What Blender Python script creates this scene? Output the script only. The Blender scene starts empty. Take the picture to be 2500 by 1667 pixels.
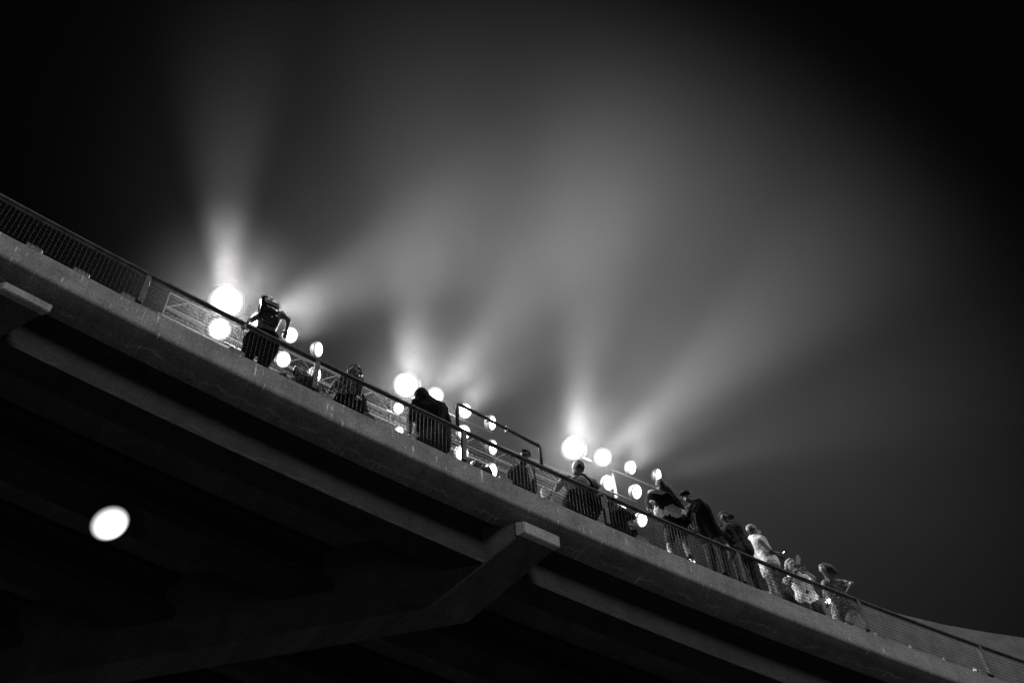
import bpy, bmesh, math, random
from mathutils import Vector, Matrix, noise
random.seed(7)
SC = bpy.context.scene
COL = SC.collection
PI = math.pi

# ------------------------------------------------------------------ camera frame and bridge frame
# The bridge edge is a circular arc seen from a pedestrian's camera far below.
FPX = 3000.0
CAMZ = 1.6
CAM = Vector((0, 0, CAMZ))
_z = Vector((-150.0, 2033.5, FPX)).normalized()            # world up, in camera axes (x right, y up, z forward)
_h = (Vector((0, 0, 1)) - _z * _z.z).normalized()
_r = _h.cross(_z)
if _r.x < 0: _r = -_r
RIGHT = Vector((_r.x, _h.x, _z.x)); UP = Vector((_r.y, _h.y, _z.y)); FWD = Vector((_r.z, _h.z, _z.z))

ARC_C = Vector((66.275, -79.809)); ARC_R = 114.385
ZR = 17.85            # top rail
ZP = 17.05            # top of the concrete edge beam
ZB = 16.46            # underside of the edge beam
ZW = 15.47            # underside of the girders
A0 = math.atan2(10.19 * 1.25 - ARC_C.y, -0.73 * 1.25 - ARC_C.x)

def W(u, off, z):
    a = A0 - u / ARC_R
    return Vector((ARC_C.x + (ARC_R + off) * math.cos(a), ARC_C.y + (ARC_R + off) * math.sin(a), z))
def frame(u):
    a = A0 - u / ARC_R
    return Vector((math.sin(a), -math.cos(a), 0)), Vector((math.cos(a), math.sin(a), 0))   # along the bridge, away across it
def ray(px, py):
    return (RIGHT * (px - 1250) + UP * (833.5 - py) + FWD * FPX).normalized()
def uoff(p):
    d = Vector((p.x, p.y)) - ARC_C
    return (A0 - math.atan2(d.y, d.x)) * ARC_R, d.length - ARC_R
def on_z(px, py, z):
    d = ray(px, py); return CAM + d * ((z - CAMZ) / d.z)
def on_off(px, py, off):
    d = ray(px, py); k = Vector((d.x, d.y)); c = -ARC_C
    A = k.dot(k); B = 2 * k.dot(c); Q = c.dot(c) - (ARC_R + off) ** 2
    t = (-B + math.sqrt(B * B - 4 * A * Q)) / (2 * A)
    return CAM + d * t
def J(px, py, z):            # a body joint at a height above the edge beam
    return on_z(px, py, ZP + z)

# ------------------------------------------------------------------ materials
def new_mat(name):
    m = bpy.data.materials.new(name); m.use_nodes = True
    return m, m.node_tree.nodes, m.node_tree.links, m.node_tree.nodes['Principled BSDF']
def grey(v): return (v, v, v, 1)
def mat(name, v, rough=0.8, metal=0.0, var=0.3, scale=6.0, bump=0.0, bscale=40.0, spec=0.5):
    m, n, l, b = new_mat(name)
    tc = n.new('ShaderNodeTexCoord')
    t = n.new('ShaderNodeTexNoise'); t.inputs['Scale'].default_value = scale; t.inputs['Detail'].default_value = 6
    l.new(tc.outputs['Object'], t.inputs['Vector'])
    r = n.new('ShaderNodeMapRange'); r.inputs['From Min'].default_value = 0.3; r.inputs['From Max'].default_value = 0.7
    r.inputs['To Min'].default_value = v * (1 - var); r.inputs['To Max'].default_value = v * (1 + var)
    l.new(t.outputs['Fac'], r.inputs['Value'])
    c = n.new('ShaderNodeCombineColor')
    for k in ('Red', 'Green', 'Blue'): l.new(r.outputs['Result'], c.inputs[k])
    l.new(c.outputs['Color'], b.inputs['Base Color'])
    b.inputs['Roughness'].default_value = rough; b.inputs['Metallic'].default_value = metal
    b.inputs['Specular IOR Level'].default_value = spec
    if bump:
        t2 = n.new('ShaderNodeTexNoise'); t2.inputs['Scale'].default_value = bscale; t2.inputs['Detail'].default_value = 5
        l.new(tc.outputs['Object'], t2.inputs['Vector'])
        bp = n.new('ShaderNodeBump'); bp.inputs['Strength'].default_value = bump; bp.inputs['Distance'].default_value = 0.02
        l.new(t2.outputs['Fac'], bp.inputs['Height']); l.new(bp.outputs['Normal'], b.inputs['Normal'])
    return m

def concrete_mat(name, v, streak=0.0, stain=(), spots=0.0):
    """Weathered concrete; u along the beam and v = height come from the UV map. Streaks are pale drips that ran down the face."""
    m, n, l, b = new_mat(name)
    uv = n.new('ShaderNodeUVMap')
    tc = n.new('ShaderNodeTexCoord')
    def nz(vec, scale, sx=1, sy=1, detail=5, ox=0.0):
        mp = n.new('ShaderNodeMapping'); mp.inputs['Scale'].default_value = (sx, sy, 1); mp.inputs['Location'].default_value = (ox, ox * .7, 0)
        l.new(vec, mp.inputs['Vector'])
        t = n.new('ShaderNodeTexNoise'); t.inputs['Scale'].default_value = scale; t.inputs['Detail'].default_value = detail
        l.new(mp.outputs['Vector'], t.inputs['Vector']); return t.outputs['Fac']
    def rng(x, a, bb, lo, hi):
        r = n.new('ShaderNodeMapRange'); r.inputs['From Min'].default_value = a; r.inputs['From Max'].default_value = bb
        r.inputs['To Min'].default_value = lo; r.inputs['To Max'].default_value = hi; l.new(x, r.inputs['Value']); return r.outputs['Result']
    def mth(op, a, bb):
        k = n.new('ShaderNodeMath'); k.operation = op
        for i, x in enumerate((a, bb)):
            if isinstance(x, float): k.inputs[i].default_value = x
            else: l.new(x, k.inputs[i])
        return k.outputs[0]
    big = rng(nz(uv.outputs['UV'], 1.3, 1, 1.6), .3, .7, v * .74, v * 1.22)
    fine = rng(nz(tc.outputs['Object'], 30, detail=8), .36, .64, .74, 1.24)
    val = mth('MULTIPLY', big, fine)
    runs = rng(nz(uv.outputs['UV'], 1.0, 5.0, .5, 4, 9.0), .42, .68, 1.0, .8)          # dark weather runs
    val = mth('MULTIPLY', val, runs)
    if spots:
        pit = rng(nz(uv.outputs['UV'], 16.0, 1, 1, 2, 2.0), .70, .74, 1.0, .35)
        val = mth('MULTIPLY', val, pit)
    if streak:
        s = rng(nz(uv.outputs['UV'], 1.0, 15.0, 1.5, 3, 3.3), .655, .69, 0.0, 1.0)
        k = rng(nz(uv.outputs['UV'], 1.0, 1.1, 2.6, 2, 5.1), .48, .58, 0.0, 1.0)
        val = mth('ADD', val, mth('MULTIPLY', mth('MULTIPLY', s, k), streak))
        s2 = rng(nz(uv.outputs['UV'], 1.0, 21.0, 2.6, 3, 8.3), .68, .71, 0.0, 1.0)
        val = mth('ADD', val, mth('MULTIPLY', s2, streak * .7))
    for si, st in enumerate(stain):
        # crust lines along the beam: a wavy band where seepage dried
        sep = n.new('ShaderNodeSeparateXYZ'); l.new(uv.outputs['UV'], sep.inputs[0])
        wob = rng(nz(uv.outputs['UV'], 2.2, 1, .02, 5, 1.3 + si), .3, .7, -.10, .10)
        d = mth('ABSOLUTE', mth('ADD', mth('ADD', sep.outputs['Y'], wob), -st), 0.0)
        band = rng(d, .012, .03, 1.0, 0.0)
        br = rng(nz(uv.outputs['UV'], 3.0, 1, 1, 4, 6.6), .42, .6, 0.0, 1.0)
        val = mth('ADD', val, mth('MULTIPLY', mth('MULTIPLY', band, br), v * .75))
    c = n.new('ShaderNodeCombineColor')
    for kk in ('Red', 'Green', 'Blue'): l.new(val, c.inputs[kk])
    l.new(c.outputs['Color'], b.inputs['Base Color'])
    b.inputs['Roughness'].default_value = .9; b.inputs['Specular IOR Level'].default_value = .2
    bp = n.new('ShaderNodeBump'); bp.inputs['Strength'].default_value = .35; bp.inputs['Distance'].default_value = .01
    l.new(nz(tc.outputs['Object'], 55), bp.inputs['Height']); l.new(bp.outputs['Normal'], b.inputs['Normal'])
    return m

def emit_mat(name, strength, edge=None, r0=0.0, r1=1.0, pw=2.0):
    """A lit lens: brightest over the lamp, falling off toward the rim to imitate glare (radius in object space)."""
    m = bpy.data.materials.new(name); m.use_nodes = True; n = m.node_tree.nodes; l = m.node_tree.links; n.clear()
    o = n.new('ShaderNodeOutputMaterial'); e = n.new('ShaderNodeEmission'); e.inputs['Color'].default_value = grey(1)
    e.inputs['Strength'].default_value = strength
    if edge is not None:  # soft glare painted into the emission as a radial falloff
        tc = n.new('ShaderNodeTexCoord'); sp = n.new('ShaderNodeSeparateXYZ'); l.new(tc.outputs['Object'], sp.inputs[0])
        cb = n.new('ShaderNodeCombineXYZ'); l.new(sp.outputs['X'], cb.inputs['X']); l.new(sp.outputs['Y'], cb.inputs['Y'])
        ln = n.new('ShaderNodeVectorMath'); ln.operation = 'LENGTH'; l.new(cb.outputs[0], ln.inputs[0])
        r = n.new('ShaderNodeMapRange'); r.inputs['From Min'].default_value = r0; r.inputs['From Max'].default_value = r1
        r.inputs['To Min'].default_value = 1.0; r.inputs['To Max'].default_value = 0.0
        l.new(ln.outputs['Value'], r.inputs['Value'])
        q = n.new('ShaderNodeMath'); q.operation = 'POWER'; l.new(r.outputs['Result'], q.inputs[0]); q.inputs[1].default_value = pw
        k = n.new('ShaderNodeMath'); k.operation = 'MULTIPLY_ADD'; l.new(q.outputs[0], k.inputs[0]); k.inputs[1].default_value = strength; k.inputs[2].default_value = edge
        l.new(k.outputs[0], e.inputs['Strength'])
    l.new(e.outputs[0], o.inputs['Surface'])
    if strength > 5: m.cycles.emission_sampling = 'NONE'
    return m

def pattern_mat(name, a, b_, scale, kind='voronoi', rough=.8, spec=.1):
    m, n, l, b = new_mat(name)
    tc = n.new('ShaderNodeTexCoord')
    if kind == 'voronoi':
        t = n.new('ShaderNodeTexVoronoi'); t.inputs['Scale'].default_value = scale; out = t.outputs['Distance']; lo, hi = .25, .45
    else:
        t = n.new('ShaderNodeTexNoise'); t.inputs['Scale'].default_value = scale; t.inputs['Detail'].default_value = 3; out = t.outputs['Fac']; lo, hi = .47, .53
    l.new(tc.outputs['Object'], t.inputs['Vector'])
    r = n.new('ShaderNodeMapRange'); r.inputs['From Min'].default_value = lo; r.inputs['From Max'].default_value = hi
    r.inputs['To Min'].default_value = a; r.inputs['To Max'].default_value = b_
    l.new(out, r.inputs['Value']); c = n.new('ShaderNodeCombineColor')
    for k in ('Red', 'Green', 'Blue'): l.new(r.outputs['Result'], c.inputs[k])
    l.new(c.outputs['Color'], b.inputs['Base Color']); b.inputs['Roughness'].default_value = rough; b.inputs['Specular IOR Level'].default_value = spec
    return m

M = dict(
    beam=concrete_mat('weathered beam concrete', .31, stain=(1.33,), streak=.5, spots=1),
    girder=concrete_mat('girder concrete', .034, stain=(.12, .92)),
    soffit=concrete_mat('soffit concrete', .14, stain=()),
    cap_end_lit=concrete_mat('lit end concrete', .40, spots=1),  # paler than the cap: light on its tip painted into the colour
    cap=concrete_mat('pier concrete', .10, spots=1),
    ramp=concrete_mat('ramp concrete', .19),
    asphalt=mat('asphalt', .10, .95, var=.25, scale=3, bump=.4),
    galv=mat('galvanised wire', .075, .8, .0, var=.2, scale=12),
    paint=mat('old grey paint', .09, .7, .0, var=.45, scale=9, bump=.5, bscale=30, spec=.2),
    bracket=mat('bracket paint', .16, .7, 0, var=.35, scale=20, bump=.3),
    steel=mat('truss steel', .10, .6, .1, var=.25, scale=8),
    grate=mat('catwalk steel', .06, .6, .3, var=.4, scale=10),
    dark=mat('lamp housing', .03, .5, .2, var=.2),
    skin=mat('skin', .19, .55, 0, var=.12, scale=14, bump=.1),
    skin_dark=mat('dark skin', .075, .5, 0, var=.15, scale=14, bump=.1),
    hair=mat('dark hair', .014, .45, 0, var=.5, scale=60, bump=.7, bscale=120),
    black=mat('black cloth', .014, .85, 0, var=.4, scale=14, bump=.5, bscale=60, spec=.06),
    black2=mat('faded black cloth', .026, .9, 0, var=.4, scale=10, bump=.5, bscale=60, spec=.06),
    charcoal=mat('charcoal cloth', .05, .9, 0, var=.35, scale=12, bump=.5, bscale=50, spec=.06),
    mid=mat('grey cloth', .10, .9, 0, var=.3, scale=10, bump=.5, bscale=50, spec=.06),
    light=mat('pale grey cloth', .42, .9, 0, var=.15, scale=10, bump=.5, bscale=50, spec=.06),
    white=mat('white cloth', .74, .9, 0, var=.1, scale=8, bump=.5, bscale=50, spec=.06),
    vinyl=mat('shiny black vinyl', .012, .12, 0, var=.3, scale=20, bump=.5, bscale=14, spec=1.0),
    clearv=mat('clear vinyl window', .45, .1, 0, var=.6, scale=30, bump=.6, bscale=20, spec=1.0),
    camo=pattern_mat('mottled pattern cloth', .03, .30, 22, 'noise', spec=.06),
    print_=pattern_mat('speckled print cloth', .55, .12, 34, 'voronoi', spec=.06),
    phone=mat('phone body', .02, .2, 0, var=.1),
    phone_w=mat('pale phone back', .62, .3, 0, var=.25, scale=40),
    logo=mat('white stitching', .7, .7, 0, var=.05),
    plastic=mat('clear plastic bottle', .5, .12, 0, var=.3, scale=30, spec=1.0),
    eye=mat('eye', .01, .1),
    cable=mat('white cable', .8, .5),
)
LENS = emit_mat('lit flood lens', 70.0, .25, .03, .188, 2.2)
LENS_HOT = emit_mat('lit flood lens facing the crowd', 26.0, .12, .03, .188, 2.6)
LENS_DOME = emit_mat('lit dome with painted glare', 7.0, .01, .06, .302, 1.6)
PHONE_LIT = emit_mat('lit phone torch', 60.0)
GLINT_LIT = emit_mat('lit phone screen', 4.0)

# ------------------------------------------------------------------ mesh helpers
def obj(name, bm_or_me, material, parent=None, origin=None, smooth=False):
    if isinstance(bm_or_me, bmesh.types.BMesh):
        me = bpy.data.meshes.new(name); bm_or_me.normal_update(); bm_or_me.to_mesh(me); bm_or_me.free()
    else:
        me = bm_or_me; me.name = name
    base = Vector((0, 0, 0))
    if parent is not None:
        p = parent
        while p is not None: base += p.location; p = p.parent
    if origin is None: origin = base.copy()
    me.transform(Matrix.Translation(-origin))
    o = bpy.data.objects.new(name, me); COL.objects.link(o)
    o.location = origin - base
    if parent is not None: o.parent = parent
    me.materials.clear(); me.materials.append(material)
    if smooth:
        for f in me.polygons: f.use_smooth = True
    return o
def tag(o, label=None, cat=None, group=None, kind=None):
    if label: o['label'] = label
    if cat: o['category'] = cat
    if group: o['group'] = group
    if kind: o['kind'] = kind
    return o
def empty(name, loc):
    o = bpy.data.objects.new(name, None); COL.objects.link(o); o.location = loc; return o

def tube(bm, pts, r, n=8, caps=True):
    """A pipe through the points, with a radius (or one radius per point)."""
    pts = [Vector(p) for p in pts]; rs = r if isinstance(r, (list, tuple)) else [r] * len(pts)
    rings = []; prev = None
    for i, p in enumerate(pts):
        d = (pts[min(i + 1, len(pts) - 1)] - pts[max(i - 1, 0)]).normalized()
        a = prev if prev is not None else (Vector((0, 0, 1)) if abs(d.z) < .9 else Vector((1, 0, 0)))
        x = (a - d * a.dot(d)).normalized(); y = d.cross(x); prev = x
        rings.append([bm.verts.new(p + (x * math.cos(2 * PI * k / n) + y * math.sin(2 * PI * k / n)) * rs[i]) for k in range(n)])
    for A, B in zip(rings, rings[1:]):
        for k in range(n): bm.faces.new((A[k], A[(k + 1) % n], B[(k + 1) % n], B[k]))
    if caps:
        bm.faces.new(rings[0][::-1]); bm.faces.new(rings[-1])
def box(bm, c, ax, ay, az, sx, sy, sz, bev=0.0):
    v = []
    for i in (-1, 1):
        for j in (-1, 1):
            for k in (-1, 1):
                v.append(bm.verts.new(c + ax * (i * sx / 2) + ay * (j * sy / 2) + az * (k * sz / 2)))
    f = [(0, 1, 3, 2), (4, 6, 7, 5), (0, 4, 5, 1), (2, 3, 7, 6), (0, 2, 6, 4), (1, 5, 7, 3)]
    fs = [bm.faces.new([v[i] for i in q]) for q in f]
    if bev:
        es = list({e for q in fs for e in q.edges})
        bmesh.ops.bevel(bm, geom=es, offset=bev, segments=2, affect='EDGES', profile=.6)
def sweep(profile, u0, u1, du=.5, close=True):
    """A section (off, z) swept along the curved bridge; UVs hold metres along the beam and along the section's outline."""
    bm = bmesh.new(); uvl = bm.loops.layers.uv.new('UVMap')
    n = max(1, int(round((u1 - u0) / du))); rings = []
    acc = [0.0]
    for a, b in zip(profile, profile[1:] + profile[:1]): acc.append(acc[-1] + math.hypot(a[0] - b[0], a[1] - b[1]))
    for i in range(n + 1):
        u = u0 + (u1 - u0) * i / n
        rings.append((u, [bm.verts.new(W(u, o, z)) for o, z in profile]))
    m = len(profile)
    for (ua, A), (ub, B) in zip(rings, rings[1:]):
        for k in range(m if close else m - 1):
            k2 = (k + 1) % m
            f = bm.faces.new((A[k], A[k2], B[k2], B[k]))
            for lp, q in zip(f.loops, ((ua, acc[k]), (ua, acc[k + 1]), (ub, acc[k + 1]), (ub, acc[k]))): lp[uvl].uv = q
    if close:
        bm.faces.new(rings[0][1][::-1]); bm.faces.new(rings[-1][1])
    bmesh.ops.recalc_face_normals(bm, faces=bm.faces)
    return bm

DEPS = None
def solidify_union(bm, voxel, smooth_it=4, disp=0.0, dscale=.1):
    """Fuses overlapping closed pieces into one continuous skin and returns a plain mesh."""
    me = bpy.data.meshes.new('tmp'); bm.to_mesh(me); bm.free()
    o = bpy.data.objects.new('tmp', me); COL.objects.link(o)
    r = o.modifiers.new('r', 'REMESH'); r.mode = 'VOXEL'; r.voxel_size = voxel; r.use_smooth_shade = True
    if disp:
        tx = bpy.data.textures.new('folds', 'CLOUDS'); tx.noise_scale = dscale; tx.noise_depth = 2
        d = o.modifiers.new('d', 'DISPLACE'); d.texture = tx; d.strength = disp; d.mid_level = .5; d.texture_coords = 'LOCAL'
    s = o.modifiers.new('s', 'SMOOTH'); s.factor = .5; s.iterations = smooth_it
    dg = bpy.context.evaluated_depsgraph_get(); dg.update()
    out = bpy.data.meshes.new_from_object(o.evaluated_get(dg))
    bpy.data.objects.remove(o); bpy.data.meshes.remove(me)
    return out
def cap_(bm, p0, r0, p1, r1):
    p0 = Vector(p0); p1 = Vector(p1)
    for p, r in ((p0, r0), (p1, r1)):
        bmesh.ops.create_icosphere(bm, subdivisions=2, radius=r, matrix=Matrix.Translation(p))
    d = p1 - p0
    if d.length > 1e-4:
        q = d.to_track_quat('Z', 'Y').to_matrix().to_4x4()
        bmesh.ops.create_cone(bm, cap_ends=True, segments=14, radius1=r0, radius2=r1, depth=d.length, matrix=Matrix.Translation((p0 + p1) / 2) @ q)
def ell(bm, c, x, y, z, sx, sy, sz):
    R = Matrix((x, y, z)).transposed().to_4x4()
    bmesh.ops.create_icosphere(bm, subdivisions=3, radius=1, matrix=Matrix.Translation(Vector(c)) @ R @ Matrix.Diagonal((sx, sy, sz, 1)))

# ------------------------------------------------------------------ the setting
bm = bmesh.new()
g = 600
for x in (-g, g):
    for y in (-g, g): bm.verts.new((x, y, 0))
bm.verts.ensure_lookup_table(); bm.faces.new([bm.verts[i] for i in (0, 2, 3, 1)])
tag(obj('ground', bm, M['asphalt']), kind='structure')

U0, U1 = -34.0, 60.0
bridge = empty('concrete_overpass', W(0, 4, 0))
tag(bridge, 'curved concrete overpass with dark girders crossing overhead, crowd along its edge', 'overpass')
arc = [(0.13 - .13 * math.cos(t * PI / 12), ZB + .13 - .13 * math.sin(t * PI / 12)) for t in range(0, 7)]
prof = [(.50, ZP), (.03, ZP), (0.0, ZP - .03)] + arc + [(.50, ZB)]
obj('edge_beam', sweep(prof, U0, U1, .4), M['beam'], bridge, smooth=False)
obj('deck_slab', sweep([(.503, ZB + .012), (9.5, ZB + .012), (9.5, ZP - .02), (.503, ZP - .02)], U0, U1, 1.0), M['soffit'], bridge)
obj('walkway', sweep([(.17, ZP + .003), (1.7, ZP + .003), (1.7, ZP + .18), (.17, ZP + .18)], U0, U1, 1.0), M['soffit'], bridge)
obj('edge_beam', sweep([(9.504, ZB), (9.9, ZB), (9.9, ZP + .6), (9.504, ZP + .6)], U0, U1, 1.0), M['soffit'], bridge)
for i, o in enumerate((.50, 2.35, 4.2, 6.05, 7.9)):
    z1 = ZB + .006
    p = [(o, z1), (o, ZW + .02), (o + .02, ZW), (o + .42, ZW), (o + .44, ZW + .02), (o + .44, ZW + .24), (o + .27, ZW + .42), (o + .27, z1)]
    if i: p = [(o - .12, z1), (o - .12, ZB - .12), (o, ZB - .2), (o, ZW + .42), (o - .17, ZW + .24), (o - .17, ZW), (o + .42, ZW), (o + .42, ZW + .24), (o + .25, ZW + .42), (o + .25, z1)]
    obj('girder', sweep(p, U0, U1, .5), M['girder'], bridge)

SK = Vector((-.99, .14, 0)).normalized()           # the skewed line of the bents
def pier_cap(tl, bl, tr, kink_drop, kink_t, shade=0):
    """Skewed pier cap: a shallow tip flush with the deck edge, a steep haunch, then a level soffit carrying the girders."""
    A = on_off(*tl, .05); B = on_off(*bl, .05); C = on_off(*tr, .05)
    uA, _ = uoff(A); uC, _ = uoff(C)
    bm = bmesh.new(); uvl = bm.loops.layers.uv.new('UVMap')
    sec = [(0, A.z), (0.0, B.z), (kink_t, B.z - kink_drop), (11.5, B.z - kink_drop), (11.5, ZB - .02), (.9, ZB - .02), (.55, A.z)]
    rings = []
    for u in (uA, uC):
        base = W(u, .05, 0)
        rings.append([bm.verts.new(base + SK * t + Vector((0, 0, z))) for t, z in sec])
    L, Rr = rings
    bm.faces.new(L[::-1]); bm.faces.new(Rr)
    for k in range(len(sec)):
        k2 = (k + 1) % len(sec); bm.faces.new((L[k], L[k2], Rr[k2], Rr[k]))
    bmesh.ops.recalc_face_normals(bm, faces=bm.faces)
    bmesh.ops.bevel(bm, geom=list(bm.edges), offset=.014, segments=1, affect='EDGES')
    for f in bm.faces:
        for lp in f.loops: lp[uvl].uv = (lp.vert.co.x + lp.vert.co.y, lp.vert.co.z)
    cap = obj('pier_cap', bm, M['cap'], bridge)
    bm = bmesh.new(); uvl = bm.loops.layers.uv.new('UVMap'); rings = []
    sl = kink_drop / kink_t
    for u in (uA - .012, uC + .012):
        base = W(u, .05, 0); rings.append([bm.verts.new(base + SK * t + Vector((0, 0, z))) for t, z in ((-.03, A.z + .01), (-.03, B.z - .012), (.07, B.z - .012 - .07 * sl), (.12, B.z - .06 - .0 * sl), (.12, A.z + .012))])
    bm.faces.new(rings[0][::-1]); bm.faces.new(rings[1])
    for k in range(5): bm.faces.new((rings[0][k], rings[0][(k + 1) % 5], rings[1][(k + 1) % 5], rings[1][k]))
    bmesh.ops.recalc_face_normals(bm, faces=bm.faces); bmesh.ops.bevel(bm, geom=list(bm.edges), offset=.012, segments=2, affect='EDGES')
    for f in bm.faces:
        for lp in f.loops: lp[uvl].uv = (lp.vert.co.x + lp.vert.co.y, lp.vert.co.z)
    obj('lit_end_block', bm, M['cap_end_lit'], cap)  # carries the painted light tone of the cap tip
    # the column that carries it, well in under the deck
    bm = bmesh.new()
    foot = (W(uA, .05, 0) + W(uC, .05, 0)) / 2 + SK * 9.5
    tube(bm, [Vector((foot.x, foot.y, 0)), Vector((foot.x, foot.y, B.z - kink_drop + .02))], .55, 28)
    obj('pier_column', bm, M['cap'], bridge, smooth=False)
pier_cap((1276, 1273), (1278, 1298), (1360, 1306), 1.28, 1.50)
pier_cap((12, 690), (8, 706), (128, 738), 1.28, 1.50)

# the far ramp, a paler wall behind the right end of the railing
ramp = None
bm = bmesh.new(); uvl = bm.loops.layers.uv.new('UVMap')
tops = [on_off(x, y, 14.0 + .004 * (x - 2200)) for x, y in ((1700, 1424), (1900, 1444), (2100, 1472), (2205, 1500), (2300, 1523), (2400, 1541), (2500, 1556), (2700, 1586), (3000, 1622), (3500, 1668), (4200, 1712))]
acc = 0; prevp = None; rings = []
for i, p in enumerate(tops):
    d = (tops[min(i + 1, len(tops) - 1)] - tops[max(i - 1, 0)]); d.z = 0; d.normalize(); nrm = Vector((-d.y, d.x, 0))
    if prevp is not None: acc += (p - prevp).length
    prevp = p
    rings.append((acc, [bm.verts.new(p), bm.verts.new(p - Vector((0, 0, 3.2))), bm.verts.new(p + nrm * .5 - Vector((0, 0, 3.7))), bm.verts.new(p + nrm * 6 - Vector((0, 0, 3.7))), bm.verts.new(p + nrm * 6 - Vector((0, 0, .9))), bm.verts.new(p + nrm * .35 - Vector((0, 0, .9))), bm.verts.new(p + nrm * .35)]))
for (ua, A), (ub, B) in zip(rings, rings[1:]):
    for k in range(7):
        f = bm.faces.new((A[k], A[(k + 1) % 7], B[(k + 1) % 7], B[k]))
        for lp in f.loops: lp[uvl].uv = (ua if lp.vert in A else ub, lp.vert.co.z)
bm.faces.new(rings[0][1][::-1]); bm.faces.new(rings[-1][1])
bmesh.ops.recalc_face_normals(bm, faces=bm.faces)
ramp = empty('concrete_ramp', Vector((tops[4].x, tops[4].y, 0)))
tag(ramp, 'plain pale concrete ramp rising behind the end of the fence', 'ramp')
obj('ramp_deck', bm, M['ramp'], ramp)
for i in (3, 6, 9):
    d = (tops[i + 1] - tops[i - 1]); d.z = 0; d.normalize(); nrm = Vector((-d.y, d.x, 0))
    c = tops[i] + nrm * 3; bm = bmesh.new()
    tube(bm, [Vector((c.x, c.y, 0)), Vector((c.x, c.y, tops[i].z - 3.69))], .7, 24)
    obj('ramp_column', bm, M['ramp'], ramp)

# ------------------------------------------------------------------ railing with wire mesh
fence = empty('mesh_railing', W(0, .02, ZP))
tag(fence, 'grey pipe railing with woven wire mesh bolted along the concrete edge', 'railing')
bay = 2.84
post_u = [uoff(on_off(x, y, 0))[0] for x, y in ((365, 672), (776, 878), (1132, 1047), (1473, 1207), (1797, 1342), (2090, 1460), (2387, 1573))]
post_u = [post_u[0] - bay * k for k in (3, 2, 1)] + post_u + [post_u[-1] + bay * k for k in (1, 2, 3)]
bm = bmesh.new()
us = [post_u[0] + (post_u[-1] - post_u[0]) * i / 140 for i in range(141)]
tube(bm, [W(u, 0, ZR - .04) for u in us], .04, 12)
obj('top_rail', bm, M['paint'], fence, smooth=True)
for u in post_u:
    bm = bmesh.new(); T, N = frame(u)
    box(bm, W(u, .0, (ZP + ZR - .06) / 2), T, N, Vector((0, 0, 1)), .085, .06, ZR - .06 - ZP, .008)
    obj('post', bm, M['paint'], fence)
for ua, ub in zip(post_u, post_u[1:]):
    bm = bmesh.new(); r = .0040
    a, b = ua + .05, ub - .05
    n = int(round((b - a) / .071)); z0, z1 = ZP + .015, ZR - .085
    for i in range(n + 1):
        u = a + (b - a) * i / n
        seg = [W(u + .002 * math.sin(7 * k + i), .0 + .0035 * (-1) ** (k + i), z0 + (z1 - z0) * k / 8) for k in range(9)]
        tube(bm, seg, r * .8, 4)
    for k in range(8):
        z = z0 + (z1 - z0) * (k + .3) / 8
        tube(bm, [W(a + (b - a) * i / n, .0 - .0035 * (-1) ** (k + i), z + .003 * (-1) ** i) for i in range(n + 1)], r * 1.1, 4)
    p = obj('mesh_panel', bm, M['galv'], fence)
for x, y in ((80, 612), (197, 671), (313, 730), (581, 858), (797, 963), (1240, 1187), (1573, 1318), (1900, 1452), (2158, 1555), (2243, 1589), (2326, 1621), (2412, 1651)):
    q = on_off(x, y, -.0); u, _ = uoff(q); T, N = frame(u); bm = bmesh.new()
    box(bm, W(u, .06, ZP + .055), T, N, Vector((0, 0, 1)), .25, .075, .11, .02)
    bk = obj('base_bracket', bm, M['bracket'], fence)
    for s in (-.06, .06):
        bm = bmesh.new(); tube(bm, [W(u + s, .016, ZP + .06), W(u + s, .03, ZP + .06)], .012, 6)
        obj('bolt', bm, M['dark'], bk)

# bent pipe hoop standing above the rail
hoop = empty('pipe_hoop', on_off(1118, 1036, .0))
tag(hoop, 'bent dark pipe hoop standing above the railing between two groups of floodlights', 'pipe frame')
zt = on_off(1125, 986, .0).z
ua = uoff(on_off(1118, 1000, 0))[0]; ub = uoff(on_off(1320, 1095, 0))[0]
zt2 = on_off(1311, 1083, 0).z
pts = [W(ua, .02, ZR - .06)]
for t in range(0, 7):
    a = t / 6 * PI / 2; pts.append(W(ua + .07 * (1 - math.cos(a)), .02, zt - .07 + .07 * math.sin(a)))
for t in range(0, 7):
    a = t / 6 * PI / 2; pts.append(W(ub - .07 + .07 * math.sin(a), .02, zt2 - .07 + .07 * math.cos(a)))
pts.append(W(ub, .02, ZR - .06))
bm = bmesh.new(); tube(bm, pts, .03, 12); obj('hoop_pipe', bm, M['paint'], hoop, smooth=True)
for x, y in ((1188, 1021), (1236, 1044)):
    q = on_off(x, y, .02); u, _ = uoff(q); k = (u - ua) / (ub - ua); z = zt + (zt2 - zt) * k
    bm = bmesh.new(); T, N = frame(u)
    tube(bm, [W(u - .018, .02, z), W(u + .018, .02, z)], .043, 12)
    box(bm, W(u, .02, z - .06), T, N, Vector((0, 0, 1)), .03, .05, .06, .005)
    box(bm, W(u, .02, z + .055), T, N, Vector((0, 0, 1)), .03, .05, .04, .005)
    me = solidify_union(bm, .006, 1); obj('pipe_clamp', me, M['dark'], hoop, smooth=True)

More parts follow.
